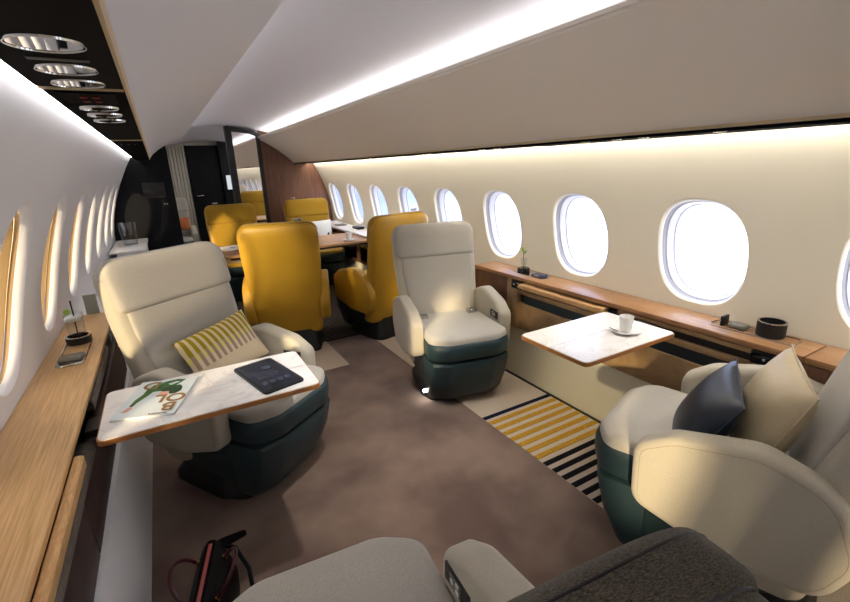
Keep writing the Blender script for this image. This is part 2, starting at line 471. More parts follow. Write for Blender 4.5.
# LED strips (real lamps) in the coves and the wall gaps; the aft pair is added, unseen
def strip(name, x0, x1, y0, y1, z0, z1, mat, label):
    o = finish(name, bx(x0, x1, y0, y1, z0, z1), mat, smooth=False)
    return tag(o, label, 'led strip', 'ceiling and wall light strips')
strip('led_strip', 1.345, 1.365, -2.0, YB-.04, 1.945, 1.952, LED, 'cool white light strip glowing in the right ceiling cove')
strip('led_strip', .300, .320, -2.0, YB-.04, 1.946, 1.953, LED, 'cool white light strip glowing in the left ceiling cove')
strip('led_strip', -.212, -.200, -2.0, YB-.04, 1.715, 1.725, LEDL, 'light strip washing the left window wall from above')
strip('led_strip', 1.955, 1.97, -2.0, YB-.04, 1.625, 1.635, LEDW, 'light strip washing the right window wall from above')
strip('led_strip', .02, .04, 7.5, 8.85, 1.90, 1.91, LED, 'unseen light strip added behind the black cabinet to brighten the aft room')
strip('led_strip', 1.40, 1.60, 6.90, 8.7, 1.905, 1.91, LED, 'unseen light strip added behind the mirror wall to brighten the aft room')

# ------------------------------------------------------------------ bulkheads
wallx = lambda z: wx(1, z)
def bulk_poly(x0, x1, z0=0, cap=True):
    pts = [(x0, z0)]
    if x1 > 2.0:
        for z in [0, .2, .4, .6, .8, 1., 1.2, 1.4, 1.6, 1.79]: pts.append((wx(1, z)+.0, z))
        pts += [(XC+1.02, 1.88), (XC+.9, 1.94), (XC+.75, 1.985), (x0, 2.045)]
    return pts
bm = bmesh.new(); prism(bm, bulk_poly(1.312, 2.3), YB, YB+.05, 'y'); struct('wall_back', bm, M['walnutv'], smooth=False)
def leftpoly():
    pts = [(.178, 0), (.178, 1.79), (.15, 2.03)]
    pts += [(XC-.9, 1.94), (XC-1.02, 1.88)]
    for z in [1.79, 1.6, 1.4, 1.2, 1., .8, .6, .4, .2, 0]: pts.append((wx(-1, z), z))
    return pts
cab = thing('bulkhead_cabinet', 'tall black cabinet with a small dark screen at the far end on the left', 'cabinet', (0, YB, 0))
bm = bmesh.new(); prism(bm, leftpoly(), 0, .55, 'y'); finish('cabinet_body', bm, M['blackwood'], cab, smooth=False)
finish('screen', bx(-.165, .08, -.018, 0, 1.245, 1.41, bev=.006), M['black'], cab)
finish('screen_ledge', bx(-.155, .07, -.022, -.002, 1.228, 1.240), M['brown'], cab)
bm = bmesh.new()
for i in range(2): lathe(bm, [(0, 0), (.012, 0)], 0, 0, 0, 12)
bm.free()
finish('switch', bx(.035, .05, -.008, 0, 1.13, 1.15, bev=.002), M['chrome'], cab)
finish('switch', bx(.065, .08, -.008, 0, 1.13, 1.15, bev=.002), M['chrome'], cab)
for i in range(4): finish('vent', bx(-.09+.045*i, -.065+.045*i, -.004, 0, 1.47, 1.485), M['gloss'], cab)
# mirror panel
mp = thing('wall_mirror', 'tall arched mirror in a thick black frame at the cabin end', 'mirror', (0, YB, 0))
fp = [(.885, 0), (1.312, 0), (1.312, 1.985), (1.20, 2.035), (1.08, 2.055), (.885, 2.078)]
bm = bmesh.new()
gi = [(.962, .30), (1.262, .30), (1.262, 1.955), (1.18, 1.985), (1.07, 2.0), (.962, 2.012)]
for (a, b, c, d, e, f) in [(0, 1, 2, 3, 4, 5)]:
    nn = 6
    va = [[bm.verts.new((p[0], y, p[1])) for p in pts] for pts in (fp, gi) for y in (-.075, .04)]
    for i in range(nn):
        j = (i+1) % nn
        bm.faces.new((va[0][i], va[0][j], va[2][j], va[2][i]))
        bm.faces.new((va[1][i], va[1][j], va[3][j], va[3][i]))
        bm.faces.new((va[0][i], va[0][j], va[1][j], va[1][i]))
        bm.faces.new((va[2][i], va[2][j], va[3][j], va[3][i]))
finish('frame', bm, M['black'], mp, smooth=False)
bm = bmesh.new(); prism(bm, gi, -.055, -.045, 'y'); finish('mirror_glass', bm, M['mirror'], mp, smooth=False)

# aft room
struct('wall_aft', bx(-.6, 2.35, YE-.25, YE, 0, 2.06), M['slat'], smooth=False)
sw = thing('slatted_panel', 'cream vertical slatted wall panel of the room beyond the opening', 'wall panel', (0, 9.0, 0))
for i in range(15):
    x = -.24+i*.05
    finish('slat', bx(x, x+.036, -.03, .02, 0, 1.97, bev=.006), M['slat'], sw)
dr = bx(.515, 1.02, 8.94, 9.03, 0, 1.955); d1 = struct('door_1', dr, M['blackwood'], smooth=False)
finish('door_handle', bx(.56, .68, 8.91, 8.945, 1.115, 1.135, bev=.004), M['chrome'], d1)
struct('wall_aft_dark', bx(1.02, 2.3, 8.85, 9.04, 0, 2.05), M['blackwood'], smooth=False)
pic = tag(finish('lit_screen', bx(1.06, 1.20, 8.815, 8.852, 1.20, 1.46, bev=.004), M['black']), 'small bright screen on the dark wall just left of the mirror', 'screen')
finish('display', bx(1.07, 1.19, 8.809, 8.817, 1.21, 1.45), M['tvlit'], pic)
struct('wall_front', bx(-.7, 2.4, Y0-.05, Y0+.02, -.05, 2.2), M['rwall'], smooth=False)
# panel closing the space above the dark opening
# ------------------------------------------------------------------ side ledges
def ledge(side):
    """built on x = inner front edge, going outboard"""
    xi = 2.04 if side > 0 else -.35
    s = side
    def bxx(a, b, y0, y1, z0, z1, **k):
        x0, x1 = sorted((xi+s*a, xi+s*b)); return bx(x0, x1, y0, y1, z0, z1, **k)
    return xi, bxx
xi, B = ledge(1)
rl = thing('side_ledge', 'long walnut-topped side ledge with leather panels below the right windows', 'side ledge', (0, 0, 0))
finish('ledge_top', B(-.005, .205, .665, 2.80, .718, .745, bev=.004), M['walnut'], rl)
finish('ledge_top', B(-.005, .205, -1.5, .660, .718, .745, bev=.004), M['walnut'], rl)
finish('carcass', B(.03, .18, -1.5, 2.78, .38, .714), M['black'], rl)
finish('end_panel', B(.0, .035, 2.42, 2.80, .37, .714, bev=.002), M['walnutv'], rl)
finish('leather_panel', B(.0, .03, 2.30, 2.415, .37, .714, bev=.003), M['tan'], rl)
finish('leather_panel', B(.0, .03, .85, 2.295, .622, .655, bev=.004), M['tan'], rl)
finish('leather_panel', B(.0, .03, .85, 2.295, .37, .562, bev=.004), M['tan'], rl)
finish('leather_panel', B(.0, .03, .845, 1.50, .692, .714, bev=.003), M['tan'], rl)
finish('leather_panel', B(.0, .03, -1.4, .845, .37, .655, bev=.003), M['tan'], rl)
finish('leather_panel', B(.0, .03, -1.4, .71, .66, .714, bev=.003), M['walnutv'], rl)
finish('pocket_lining', B(.012, .03, .86, 2.24, .562, .622), M['teal'], rl)
finish('slot', B(.016, .03, .84, 2.28, .655, .692), M['black'], rl)
finish('wood_leaf', B(-.035, .03, 1.57, 2.262, .672, .706, bev=.008, seg=4), M['oak2'], rl)
finish('latch', B(-.012, .02, 1.68, 1.75, .655, .668, bev=.003), M['chrome'], rl)
for (a, b) in ((2.266, 2.365), (.72, .84)):
    cp = finish('control_panel', B(-.004, .03, a, b, .655, .714, bev=.003), M['gloss'], rl)
    for dy, dz in ((.03, .012), (.03, -.012), (.07, -.002)):
        finish('button', B(-.008, -.003, a+dy-.005, a+dy+.005, .685+dz-.005, .685+dz+.005, bev=.002), M['icon'], cp)
# white dining-side cabinet on the right
rc = thing('side_cabinet', 'white-topped low side cabinet beside the dining table on the right', 'cabinet')
finish('cabinet_top', bx(1.97, 2.245, 4.35, 6.66, .725, .745, bev=.003), M['marble'], rc)
finish('cabinet_body', bx(2.03, 2.22, 4.36, 6.65, .36, .722), M['walnutv'], rc)
for y in (4.6, 5.3, 6.0): finish('dark_door', bx(2.015, 2.032, y, y+.55, .40, .69, bev=.004), M['gloss'], rc)

xi, B = ledge(-1)
ll = thing('side_ledge', 'long light oak side ledge below the left windows', 'side ledge')
finish('ledge_top', B(-.0, .214, -1.5, 3.13, .72, .742, bev=.004), M['oak'], ll)
finish('carcass', B(.05, .15, -1.5, 3.12, .38, .716), M['black'], ll)
finish('grey_rail', B(-.014, .03, -1.4, 1.72, .610, .652, bev=.003), M['greytrim'], ll)
finish('grey_rail', B(.0, .03, 1.95, 2.6, .655, .700, bev=.003), M['greytrim'], ll)
finish('leather_panel', B(.002, .03, -1.4, 1.49, .37, .608, bev=.003), M['brown'], ll)
finish('leather_panel', B(.002, .03, 1.495, 3.1, .37, .608, bev=.003), M['brown'], ll)
bm = bmesh.new()
prism(bm, roundpoly([(-.349, -1.0), (-.322, -1.0), (-.322, 1.50), (-.349, 1.50)], [.0, .0, .02, .0], 6), .690, .722, 'z', bev=.004)
finish('wood_leaf', bm, M['oak2'], ll)
finish('knob', B(-.006, .0, 1.90, 1.912, .700, .712, bev=.002), M['black'], ll)
# lower dado panels
def dado(side, y0, y1, name):
    x0 = 2.03 if side > 0 else -.285
    bm = bmesh.new()
    pr = [(x0, 0), (x0+side*.002, .02), (x0+side*.008, .2), (x0+side*.028, .33), (x0+side*.05, .372), (x0+side*.20, .372), (x0+side*.2, 0)]
    prism(bm, pr, y0, y1, 'y'); o = struct(name, bm, M['dado'] if side > 0 else M['white'], ang=40); return o
dado(1, -1.6, 6.66, 'trim_1'); 
x0 = -.285
bm = bmesh.new(); prism(bm, [(-.283, 0), (-.289, .15), (-.31, .30), (-.335, .375), (-.5, .375), (-.5, 0)], -1.6, 6.66, 'y'); struct('trim_2', bm, M['white'], ang=40)
struct('baseboard_right', bx(2.018, 2.034, -1.5, 6.6, 0, .012), M['black'], smooth=False)
# white credenza at the far left
cr = thing('credenza', 'white-topped counter in front of the black cabinet on the left', 'counter')
finish('counter_top', bx(-.55, -.215, 5.62, 6.66, .722, .745, bev=.003), M['china'], cr)
finish('counter_body', bx(-.49, -.235, 5.64, 6.65, .372, .720), M['white'], cr)
lc = thing('side_cabinet', 'low white side cabinet behind the left reclining seat', 'cabinet')
finish('cabinet_top', bx(-.555, -.33, 3.16, 5.6, .60, .62, bev=.003), M['china'], lc)
finish('cabinet_body', bx(-.50, -.345, 3.17, 5.59, .376, .598), M['white'], lc)
vp = tag(finish('wall_outlet', bx(-.50, -.435, 3.25, 3.262, .622, .83, bev=.003), M['panelgrey']), 'small grey panel standing past the end of the oak ledge', 'panel')

# ------------------------------------------------------------------ seats
def sec(cx, cy, z, hw, hd, e=4., n=40):
    pts = []
    for i in range(n):
        a = 2*PI*i/n; c, s = math.cos(a), math.sin(a); p = 2/e
        pts.append((cx + hw*abs(c)**p*(1 if c >= 0 else -1), cy + hd*abs(s)**p*(1 if s >= 0 else -1), z))
    return pts
def front(z): return -.185 - .27*(z-.47)
def backloft(bm, z0, z1, W0, W1, off_f, thick, rt=.07, rb=.05, e=4.5, nz=26, thick1=None):
    rings = []
    for i in range(nz+1):
        t = .5 - .5*math.cos(PI*i/nz)
        z = z0 + (z1-z0)*t
        w = W0 + (W1-W0)*min(1, t*1.4)
        k = 1.
        if z1 - z < rt: u = 1-(z1-z)/rt; w -= rt*(1-math.sqrt(max(0, 1-u*u))); k = .35+.65*math.sqrt(max(0, 1-u*u))
        if z - z0 < rb: u = 1-(z-z0)/rb; w -= rb*(1-math.sqrt(max(0, 1-u*u))); k = min(k, .35+.65*math.sqrt(max(0, 1-u*u)))
        th = thick if thick1 is None else thick + (thick1-thick)*t
        f = front(z) + off_f
        rings.append(sec(0, f - th/2, z, w, th/2*k, e))
    loft(bm, rings)
    return bm

ARM = roundpoly([(.195, .345), (.200, .555), (.10, .622), (-.12, .668), (-.30, .60), (-.36, .42), (-.30, .27), (-.05, .27)], [.07, .06, .12, .14, .16, .12, .10, .12], 9)
ARMSTEP = []
for k in range(7):
    a = PI/2*k/6; ARMSTEP.append((.252 + .026*(1-math.sin(a)), .026*(1-math.cos(a))))
ARMSTEP = ARMSTEP[::-1]
ARMSTEP = [(.252 + .026*(1-math.cos(PI/2*k/6)), .026*(1-math.sin(PI/2*k/6))) for k in range(7)] + [(.338 - .020*(1-math.cos(PI/2*(6-k)/6)), .020*(1-math.sin(PI/2*(6-k)/6))) for k in range(7)]
PLAN = roundpoly([(-.25, -.22), (.25, -.22), (.268, .32), (.16, .382), (-.16, .382), (-.268, .32)], [.03, .03, .08, .12, .12, .08], 7)
def scalep(pts, k, dy=0): return [(x*k, y*k+dy) for x, y in pts]

def make_seat(label, loc, rz, mats, sc=1., badge=False, buckles=True, light=False, group=None, control=True, dark_back=None, ctl_side=-1):
    fab, armm, lea, shell = mats
    t = thing('cabin_seat', label, 'seat', loc, rz, group); t.scale = (sc,)*3
    # pedestal
    bm = bmesh.new()
    pl = roundpoly([(-.2, -.30), (.2, -.30), (.23, .04), (.19, .16), (-.19, .16), (-.23, .04)], .06, 5)
    loft(bm, [[(x*1.12, y*1.08, .0) for x, y in pl], [(x*1.12, y*1.08, .035) for x, y in pl], [(x*1.0, y, .075) for x, y in pl], [(x*.95, y*.95, .30) for x, y in pl]])
    finish('pedestal', bm, M['black'], t)
    for s in (-1, 1):
        bm = bmesh.new(); prism(bm, roundpoly([(-.20, .14), (.20, .10), (.24, .30), (.22, .40), (-.20, .40)], .03, 4), s*.205, s*.243, 'x', bev=.008); finish('side_shroud', bm, lea, t)
    
    # leg rest
    bm = bmesh.new(); rings = []
    for z, kx, yf in ((.045, .84, .225), (.052, .94, .27), (.085, 1.0, .295), (.20, 1.04, .345), (.32, 1.06, .372), (.335, 1.045, .366), (.342, .98, .34)):
        hw = .25*kx
        p = roundpoly([(-hw, .16), (hw, .16), (hw, yf-.045), (hw*.55, yf), (-hw*.55, yf), (-hw, yf-.045)], [.01, .01, .05, .1, .1, .05], 6)
        rings.append([(x, y, z) for x, y in p])
    loft(bm, rings); finish('leg_rest', bm, lea, t)
    # band and cushion
    bm = bmesh.new(); rings = []
    for z, k in ((.352, .95), (.358, .985), (.375, 1.005), (.43, 1.01), (.452, .995), (.462, .97)):
        rings.append([(x*k, y*k, z) for x, y in PLAN])
    loft(bm, rings); finish('seat_band', bm, lea, t)
    bm = bmesh.new(); rings = []
    for z, k in ((.448, .975), (.468, .972), (.480, .955), (.487, .92), (.491, .85), (.492, .5)):
        rings.append([(x*k, y*k, z + .012*min(1, max(0, y/.3))) for x, y in PLAN])
    loft(bm, rings); finish('seat_cushion', bm, fab, t, ang=50)
    # arms
    for s in (-1, 1):
        bm = bmesh.new(); rg = []
        nA = len(ARM); nrm_ = []
        for i in range(nA):
            a0, a1 = Vector(ARM[i-1]), Vector(ARM[(i+1) % nA]); d = (a1-a0).normalized(); nn_ = Vector((-d.y, d.x))
            nrm_.append(nn_)
        cen = Vector((-.06, .45))
        for x_, ins in ARMSTEP:
            ring_ = []
            for p, q in zip(ARM, nrm_):
                p = Vector(p); q = q if q.dot(cen-p) > 0 else -q
                r_ = p + q*ins; ring_.append((s*x_, r_.x, r_.y))
            rg.append(ring_)
        loft(bm, rg)
        # toe: top slightly outward
        for v in bm.verts: v.co.x += s*.03*(v.co.z-.35)
        a = finish('armrest', bm, armm, t, ang=60)
        cy_ = sum(p[0] for p in ARM)/len(ARM); cz_ = sum(p[1] for p in ARM)/len(ARM)
        sp_pts = []
        for p in ARM:
            d = Vector((p[0]-cy_, p[1]-cz_)); d = d*(1-.024/d.length); yy, zz_ = cy_+d.x, cz_+d.y
            sp_pts.append((s*.3378 + s*.03*(zz_-.35), yy, zz_))
        sp_pts.append(sp_pts[0])
        finish('stitching', tube(bmesh.new(), sp_pts, .0009, 5), M['seamtone'], a)
        if control and s == ctl_side:
            c = finish('arm_control', bx(s*.2525, s*.262, .055, .165, .505, .555, bev=.003), M['black'], a)
            bm = bmesh.new()
            for yy, zz in ((.10, .525), (.10, .543), (.125, .533)): box(bm, s*.2485, s*.2515, yy-.006, yy+.006, zz-.005, zz+.005)
            c2 = finish('buttons', bx(s*.2505, s*.2555, .088, .138, .511, .549, bev=.002), M['greyleather'], a)
            finish('icons', bm, M['icon'], a)
            for o_ in (c, c2): pass
    # back
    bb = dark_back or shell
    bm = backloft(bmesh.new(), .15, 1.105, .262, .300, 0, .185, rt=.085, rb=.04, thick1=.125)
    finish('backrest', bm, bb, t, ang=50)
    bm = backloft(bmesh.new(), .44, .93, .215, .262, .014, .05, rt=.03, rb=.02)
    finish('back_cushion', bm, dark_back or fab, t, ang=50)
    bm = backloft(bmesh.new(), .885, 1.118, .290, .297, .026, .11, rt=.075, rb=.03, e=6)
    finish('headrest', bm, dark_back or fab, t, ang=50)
    if buckles:
        for s in (-1, 1):
            b = finish('seat_buckle', bx(s*.18-.035, s*.18+.035, -.12, -.07, .492, .520, bev=.005), M['chrome'], t)
            finish('belt_strap', bx(s*.17-.02 if s < 0 else s*.17+.03, s*.17+.0 if s < 0 else s*.17+.07, -.125, -.09, .490, .500, bev=.002), M['black'], b)
    if badge:
        finish('metal_badge', bx(.13, .19, -.475+.05, -.445+.05, 1.128, 1.145, bev=.003), M['chrome'], t)
    if light:
        bm = bx(.205, .262, .12, .135, .055, .072, bev=.004)
        finish('floor_light', bm, emis('floor_light_glow', (1, .98, .92, 1), 40), t)
    return t
CR = (M['cream'], M['arm'], M['green'], M['arm'])
YL = (M['yellow_fab'], M['yellow'], M['green'], M['yellow'])
s3 = make_seat('cream seat facing the camera beside the right wall, small light at its foot', (1.578, 2.427, 0), R(167), CR, light=True)
s1 = make_seat('pale grey seat turned to the aisle behind the left marble table', (.196, 2.256, 0), R(216), CR, sc=1.02, buckles=False, ctl_side=-1)
s4 = make_seat('cream seat at the right edge seen from the side, holding two cushions', (1.63, .708, 0), R(18.5), CR, sc=1.05, buckles=False, control=False)
s5 = make_seat('nearest seat at the bottom edge with a darker back and pale cushion', (.165, .59, 0), R(-5), CR, sc=1.05, buckles=False, dark_back=M['dark_fabric'], ctl_side=1)
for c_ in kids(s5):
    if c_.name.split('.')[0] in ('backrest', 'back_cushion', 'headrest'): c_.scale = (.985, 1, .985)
for st_, sc_ in ((s1, (1.06, 1, 1.005)), (s3, (1, 1, .985))):
    for c_ in kids(st_):
        if c_.name.split('.')[0] in ('backrest', 'back_cushion', 'headrest'): c_.scale = sc_
from mathutils.bvhtree import BVHTree
hr5 = [c_ for c_ in kids(s5) if c_.name.startswith('headrest')][0]
tree = BVHTree.FromPolygons([v.co.copy() for v in hr5.data.vertices], [list(p.vertices) for p in hr5.data.polygons])
for yy in (-.368, -.420):
    pp = []
    for i in range(41):
        x_ = -.285 + .57*i/40
        h_ = tree.ray_cast(Vector((x_, yy, 2)), Vector((0, 0, -1)))[0]
        if h_ is not None: pp.append((x_, yy, h_.z))
    if len(pp) > 4: finish('stitching', tube(bmesh.new(), pp, .0016, 6), M['black'], hr5)
y1 = make_seat('mustard seat seen from behind in the middle of the aisle view', (.857, 3.955, 0), R(-17), YL, badge=True, buckles=False, control=False)
y2 = dup(y1, (1.642, 3.842, 0), R(13), 'mustard seat seen from behind, half hidden by the cream seat')
y3 = dup(y1, (.74, 5.83, 0), R(180), 'mustard seat facing the camera at the far left of the dining table')
y4 = dup(y1, (1.72, 5.90, 0), R(180), 'mustard seat facing the camera in front of the walnut bulkhead')
s6 = make_seat('cream seat with orange cushion in the room beyond the opening', (.10, 8.50, 0), R(180), CR, buckles=False, control=False)

# ------------------------------------------------------------------ tables
def marble_table(label, x0, x1, y0, y1, zt, seam_y, arm_x, arm_dir):
    t = thing('marble_table', label, 'table', ((x0+x1)/2, (y0+y1)/2, 0))
    cx, cy = (x0+x1)/2, (y0+y1)/2
    a, b = (x1-x0)/2, (y1-y0)/2
    e = .004
    for (ya, yb, rr) in ((-b, seam_y-cy-.0015, (.028, .028, .0, .0)), (seam_y-cy+.0015, b, (.0, .0, .028, .028))):
        bm = bmesh.new(); prism(bm, roundpoly([(-a, ya), (a, ya), (a, yb), (-a, yb)], list(rr), 6), zt-.016, zt-.0, 'z')
        leaf = finish('wood_edge', bm, M['edge'], t, ang=40)
        bm = bmesh.new(); prism(bm, roundpoly([(-a+e, ya+(e if ya == -b else 0)), (a-e, ya+(e if ya == -b else 0)), (a-e, yb-(e if yb == b else 0)), (-a+e, yb-(e if yb == b else 0))], list(rr), 6), zt, zt+.0035, 'z')
        finish('marble_leaf', bm, M['marble'], t, ang=40)
    sx = arm_dir
    finish('support_arm', bx(min(sx*.05, arm_x-cx), max(sx*.05, arm_x-cx), -.05, .05, zt-.05, zt-.018, bev=.006), M['black'], t)
    return t
marble_table('white marble folding table with tablet and magazine, at the left seat', -.302, .412, 1.555, 1.94, .7165, 1.757, -.351, -1)
marble_table('white marble folding table with a coffee cup, near the right wall', 1.357, 1.955, 1.115, 1.51, .7165, 1.32, 2.039, 1)
TZ = .7205
dt = thing('dining_table', 'walnut dining table between the mustard seats', 'table', (1.2, 5.05, 0))
bm = bmesh.new(); prism(bm, roundpoly([(-.74, -.38), (.78, -.38), (.78, .37), (-.74, .37)], [.03]*4, 5), .698, .72, 'z', bev=.004)
finish('tabletop', bm, M['walnut'], dt, ang=40)
finish('apron', bx(-.70, .75, -.34, .33, .672, .697), M['black'], dt)
bm = bmesh.new(); prism(bm, roundpoly([(-.2, -.12), (.2, -.12), (.2, .12), (-.2, .12)], .05), .0, .672, 'z')
finish('column', bm, M['black'], dt, ang=50)

# ------------------------------------------------------------------ magazine on the left table
def quad_frame(A, B, Cc):
    A, B, Cc = map(Vector, (A, B, Cc)); return A, (B-A), (Cc-A)
mz = thing('magazine', 'magazine with BOLD in gold capitals lying on the left marble table', 'magazine', (-.133, 1.772, TZ), R(-19))
bm = bmesh.new(); prism(bm, roundpoly([(-.100, -.14), (.100, -.14), (.100, .14), (-.100, .14)], .002, 2), 0, .006, 'z')
finish('pages', bm, M['paper'], mz)
bm = bmesh.new(); prism(bm, roundpoly([(-.101, -.141), (.101, -.141), (.101, .141), (-.101, .141)], .002, 2), .006, .0072, 'z')
cv = finish('cover', bm, M['coverblue'], mz)
def flat(name, pts, mat, z0, parent, rad=.004, th=.0003, seg=5):
    bm = bmesh.new(); prism(bm, roundpoly(pts, rad, seg), z0, z0+th, 'z'); return finish(name, bm, mat, parent, smooth=False)
z = .0073
flat('printed_jacket', [(-.045, .10), (-.01, .125), (.03, .138), (.062, .130), (.040, .085), (.018, .055), (-.002, .045), (-.03, .045), (-.035, .02), (-.055, -.03), (-.060, -.06), (-.072, -.058), (-.070, -.01), (-.058, .03), (-.058, .065)], M['leafgreen'], z, cv)
flat('printed_hand', [(-.061, -.062), (-.056, -.075), (-.062, -.090), (-.070, -.103), (-.069, -.090), (-.078, -.105), (-.076, -.090), (-.088, -.100), (-.080, -.083), (-.073, -.062)], M['skin'], z, cv, .002)
flat('printed_face', [(.0, .035), (.028, .038), (.034, .015), (.016, -.005), (-.002, .012)], M['skin'], z+.0004, cv, .008)
flat('printed_hair', [(-.005, .055), (.02, .075), (.055, .085), (.068, .06), (.072, .03), (.055, .01), (.034, .012), (.030, .036), (.0, .038)], M['hair'], z+.0006, cv, .012)
flat('printed_gap', [(.005, .10), (.03, .118), (.045, .112), (.02, .088)], M['coverblue'], z+.0006, cv, .003)
zz = z+.0012
for s_, sz, px, py in (('B', .082, .066, -.084), ('OL', .082, .050, -.018), ('D', .082, -.050, .100)):
    finish('gold_letters', text_bm(s_, sz, (px, py, zz), R(180)), M['gold'], cv, smooth=False)
finish('gold_letters', text_bm('decorative', .014, (.045, -.131, zz), R(180)), M['gold'], cv, smooth=False)

# tablet
tb = thing('tablet', 'dark tablet computer lying on the left marble table', 'tablet', (.250, 1.735, TZ), R(13.5))
bm = bmesh.new(); prism(bm, roundpoly([(-.080, -.150), (.080, -.150), (.080, .150), (-.080, .150)], .014), 0, .009, 'z', bev=.002)
tbody = finish('case', bm, M['tablet'], tb)
scn = flat('display', [(-.071, -.138), (.071, -.138), (.071, .138), (-.071, .138)], M['screen'], .009, tb, .006, .0008)
bm = bmesh.new()
for i in range(4):
    box(bm, -.055+.03*i, -.035+.03*i, -.09, -.065, .0099, .0102)
for i in range(5): box(bm, -.05, .03+.005*(i % 3), -.03+.013*i, -.025+.013*i, .0099, .0102)
lathe(bm, [(0, .0102), (.018, .0102)], .02, .06, 0, 20)
finish('icons', bm, M['screenbit'], scn, smooth=False)

# ------------------------------------------------------------------ cushions
def pillow_bm(w, h, d, n=22, mi=0, pinch=.9):
    bm = bmesh.new()
    for sgn in (1, -1):
        g = []
        for i in range(n+1):
            row = []
            for j in range(n+1):
                u = -1+2*i/n; v = -1+2*j/n
                k = (max(0, 1-abs(u)**2.6)**.6)*(max(0, 1-abs(v)**2.6)**.6)
                sx = 1-.06*(1-abs(v)**2)*0 - .05*(1-v*v); sy = 1 - .05*(1-u*u)
                row.append(bm.verts.new((u*w/2*sx, v*h/2*sy, sgn*d/2*k + .0005*sgn)))
            g.append(row)
        for i in range(n):
            for j in range(n):
                bm.faces.new((g[i][j], g[i+1][j], g[i+1][j+1], g[i][j+1]))
    bmesh.ops.remove_doubles(bm, verts=bm.verts, dist=.0015)
    return bm
def cushion(label, loc, rot, w, h, d, mat, name='cushion', piping=None):
    o = finish(name, pillow_bm(w, h, d), mat, ang=70); o.location = loc; o.rotation_euler = rot
    tag(o, label, 'cushion')
    if piping:
        pts = []
        for i in range(81):
            a = i/80*4; sd = int(a) % 4; t = (a % 1)*2-1
            u, v = [(t, -1), (1, t), (-t, 1), (-1, -t)][sd]
            pts.append((u*w/2*(1-.05*(1-v*v)), v*h/2*(1-.05*(1-u*u)), 0))
        finish('piping', tube(bmesh.new(), pts, .0028, 6), piping, o)
    return o
# striped cushion with the stripes as a pattern in its own material
def stripe_mat():
    m, nt, b = new_mat('striped_linen'); N, L = nt.nodes, nt.links
    tc = N.new('ShaderNodeTexCoord'); sx = N.new('ShaderNodeSeparateXYZ'); L.new(tc.outputs['Object'], sx.inputs[0])
    def math_(op, a, b_=None):
        n_ = N.new('ShaderNodeMath'); n_.operation = op
        for i, v in enumerate((a, b_)):
            if v is None: continue
            if isinstance(v, (int, float)): n_.inputs[i].default_value = v
            else: L.new(v, n_.inputs[i])
        return n_.outputs[0]
    X, Y = sx.outputs[0], sx.outputs[1]
    xs_ = math_('MULTIPLY', math_('ADD', X, .5), 1/.033)
    fr = math_('FRACT', xs_)
    top = math_('GREATER_THAN', Y, .042); mid = math_('GREATER_THAN', Y, -.034)
    onA = math_('GREATER_THAN', fr, .46)
    cA = N.new('ShaderNodeMixRGB'); cA.inputs[1].default_value = srgb(222, 200, 160); cA.inputs[2].default_value = srgb(158, 140, 34)
    L.new(onA, cA.inputs[0])
    cB = N.new('ShaderNodeMixRGB'); cB.inputs[1].default_value = srgb(226, 206, 176); cB.inputs[2].default_value = srgb(166, 142, 122)
    L.new(math_('GREATER_THAN', fr, .5), cB.inputs[0])
    cBB = N.new('ShaderNodeMixRGB'); L.new(cB.outputs[0], cBB.inputs[1]); cBB.inputs[2].default_value = srgb(226, 214, 130)
    L.new(math_('MULTIPLY', math_('LESS_THAN', fr, .5), math_('GREATER_THAN', Y, .008)), cBB.inputs[0])
    c1 = N.new('ShaderNodeMixRGB'); c1.inputs[1].default_value = srgb(220, 202, 170); L.new(cBB.outputs[0], c1.inputs[2]); L.new(mid, c1.inputs[0])
    c2 = N.new('ShaderNodeMixRGB'); L.new(c1.outputs[0], c2.inputs[1]); L.new(cA.outputs[0], c2.inputs[2]); L.new(top, c2.inputs[0])
    L.new(c2.outputs[0], b.inputs['Base Color']); b.inputs['Roughness'].default_value = .9; b.inputs['Specular IOR Level'].default_value = .1
    return m
M['stripes'] = stripe_mat()
def orient(normal, up):
    nz = Vector(normal).normalized(); uy = Vector(up); uy = (uy - nz*uy.dot(nz)).normalized(); ux = uy.cross(nz)
    m = Matrix((ux, uy, nz)).transposed(); return m.to_euler()
cushion('mustard and taupe striped cushion leaning on the left pale grey seat', (.155, 2.37, .64), orient((.42, -.75, .50), (-.20, .10, 1)), .42, .28, .12, M['stripes'])
cushion('navy leather cushion on the right-hand seat, in front of the cream one', (1.535, .735, .625), orient((-.45, .72, .45), (.1, -.30, 1)), .36, .34, .13, M['navyleather'], piping=M['navyleather'])
cushion('cream leather cushion leaning behind the navy one', (1.65, .60, .66), orient((-.5, .8, .35), (.1, -.25, 1)), .40, .38, .15, M['creamleather'], piping=M['creamleather'])
cushion('orange cushion on the cream seat beyond the opening', (.20, 8.60, .70), orient((0, -1, .35), (0, .2, 1)), .34, .22, .10, M['orange'])
wp = cushion('white cushion with small black motif on the far mustard seat', (1.73, 5.86, .68), orient((0, -1, .3), (0, .3, 1)), .40, .36, .10, M['pillow'])
wp.data.materials[0] = M['paper']
bm = bmesh.new()
for cx_, cy_, sgn in ((.10, -.03, 1), (.13, -.11, 1)):
    prism(bm, [(cx_-.04, cy_-.02), (cx_, cy_-.015), (cx_+.015, cy_+.03), (cx_+.035, cy_+.035), (cx_+.03, cy_-.025)], .040, .046, 'z')
finish('black_motif', bm, M['black'], wp, smooth=False)

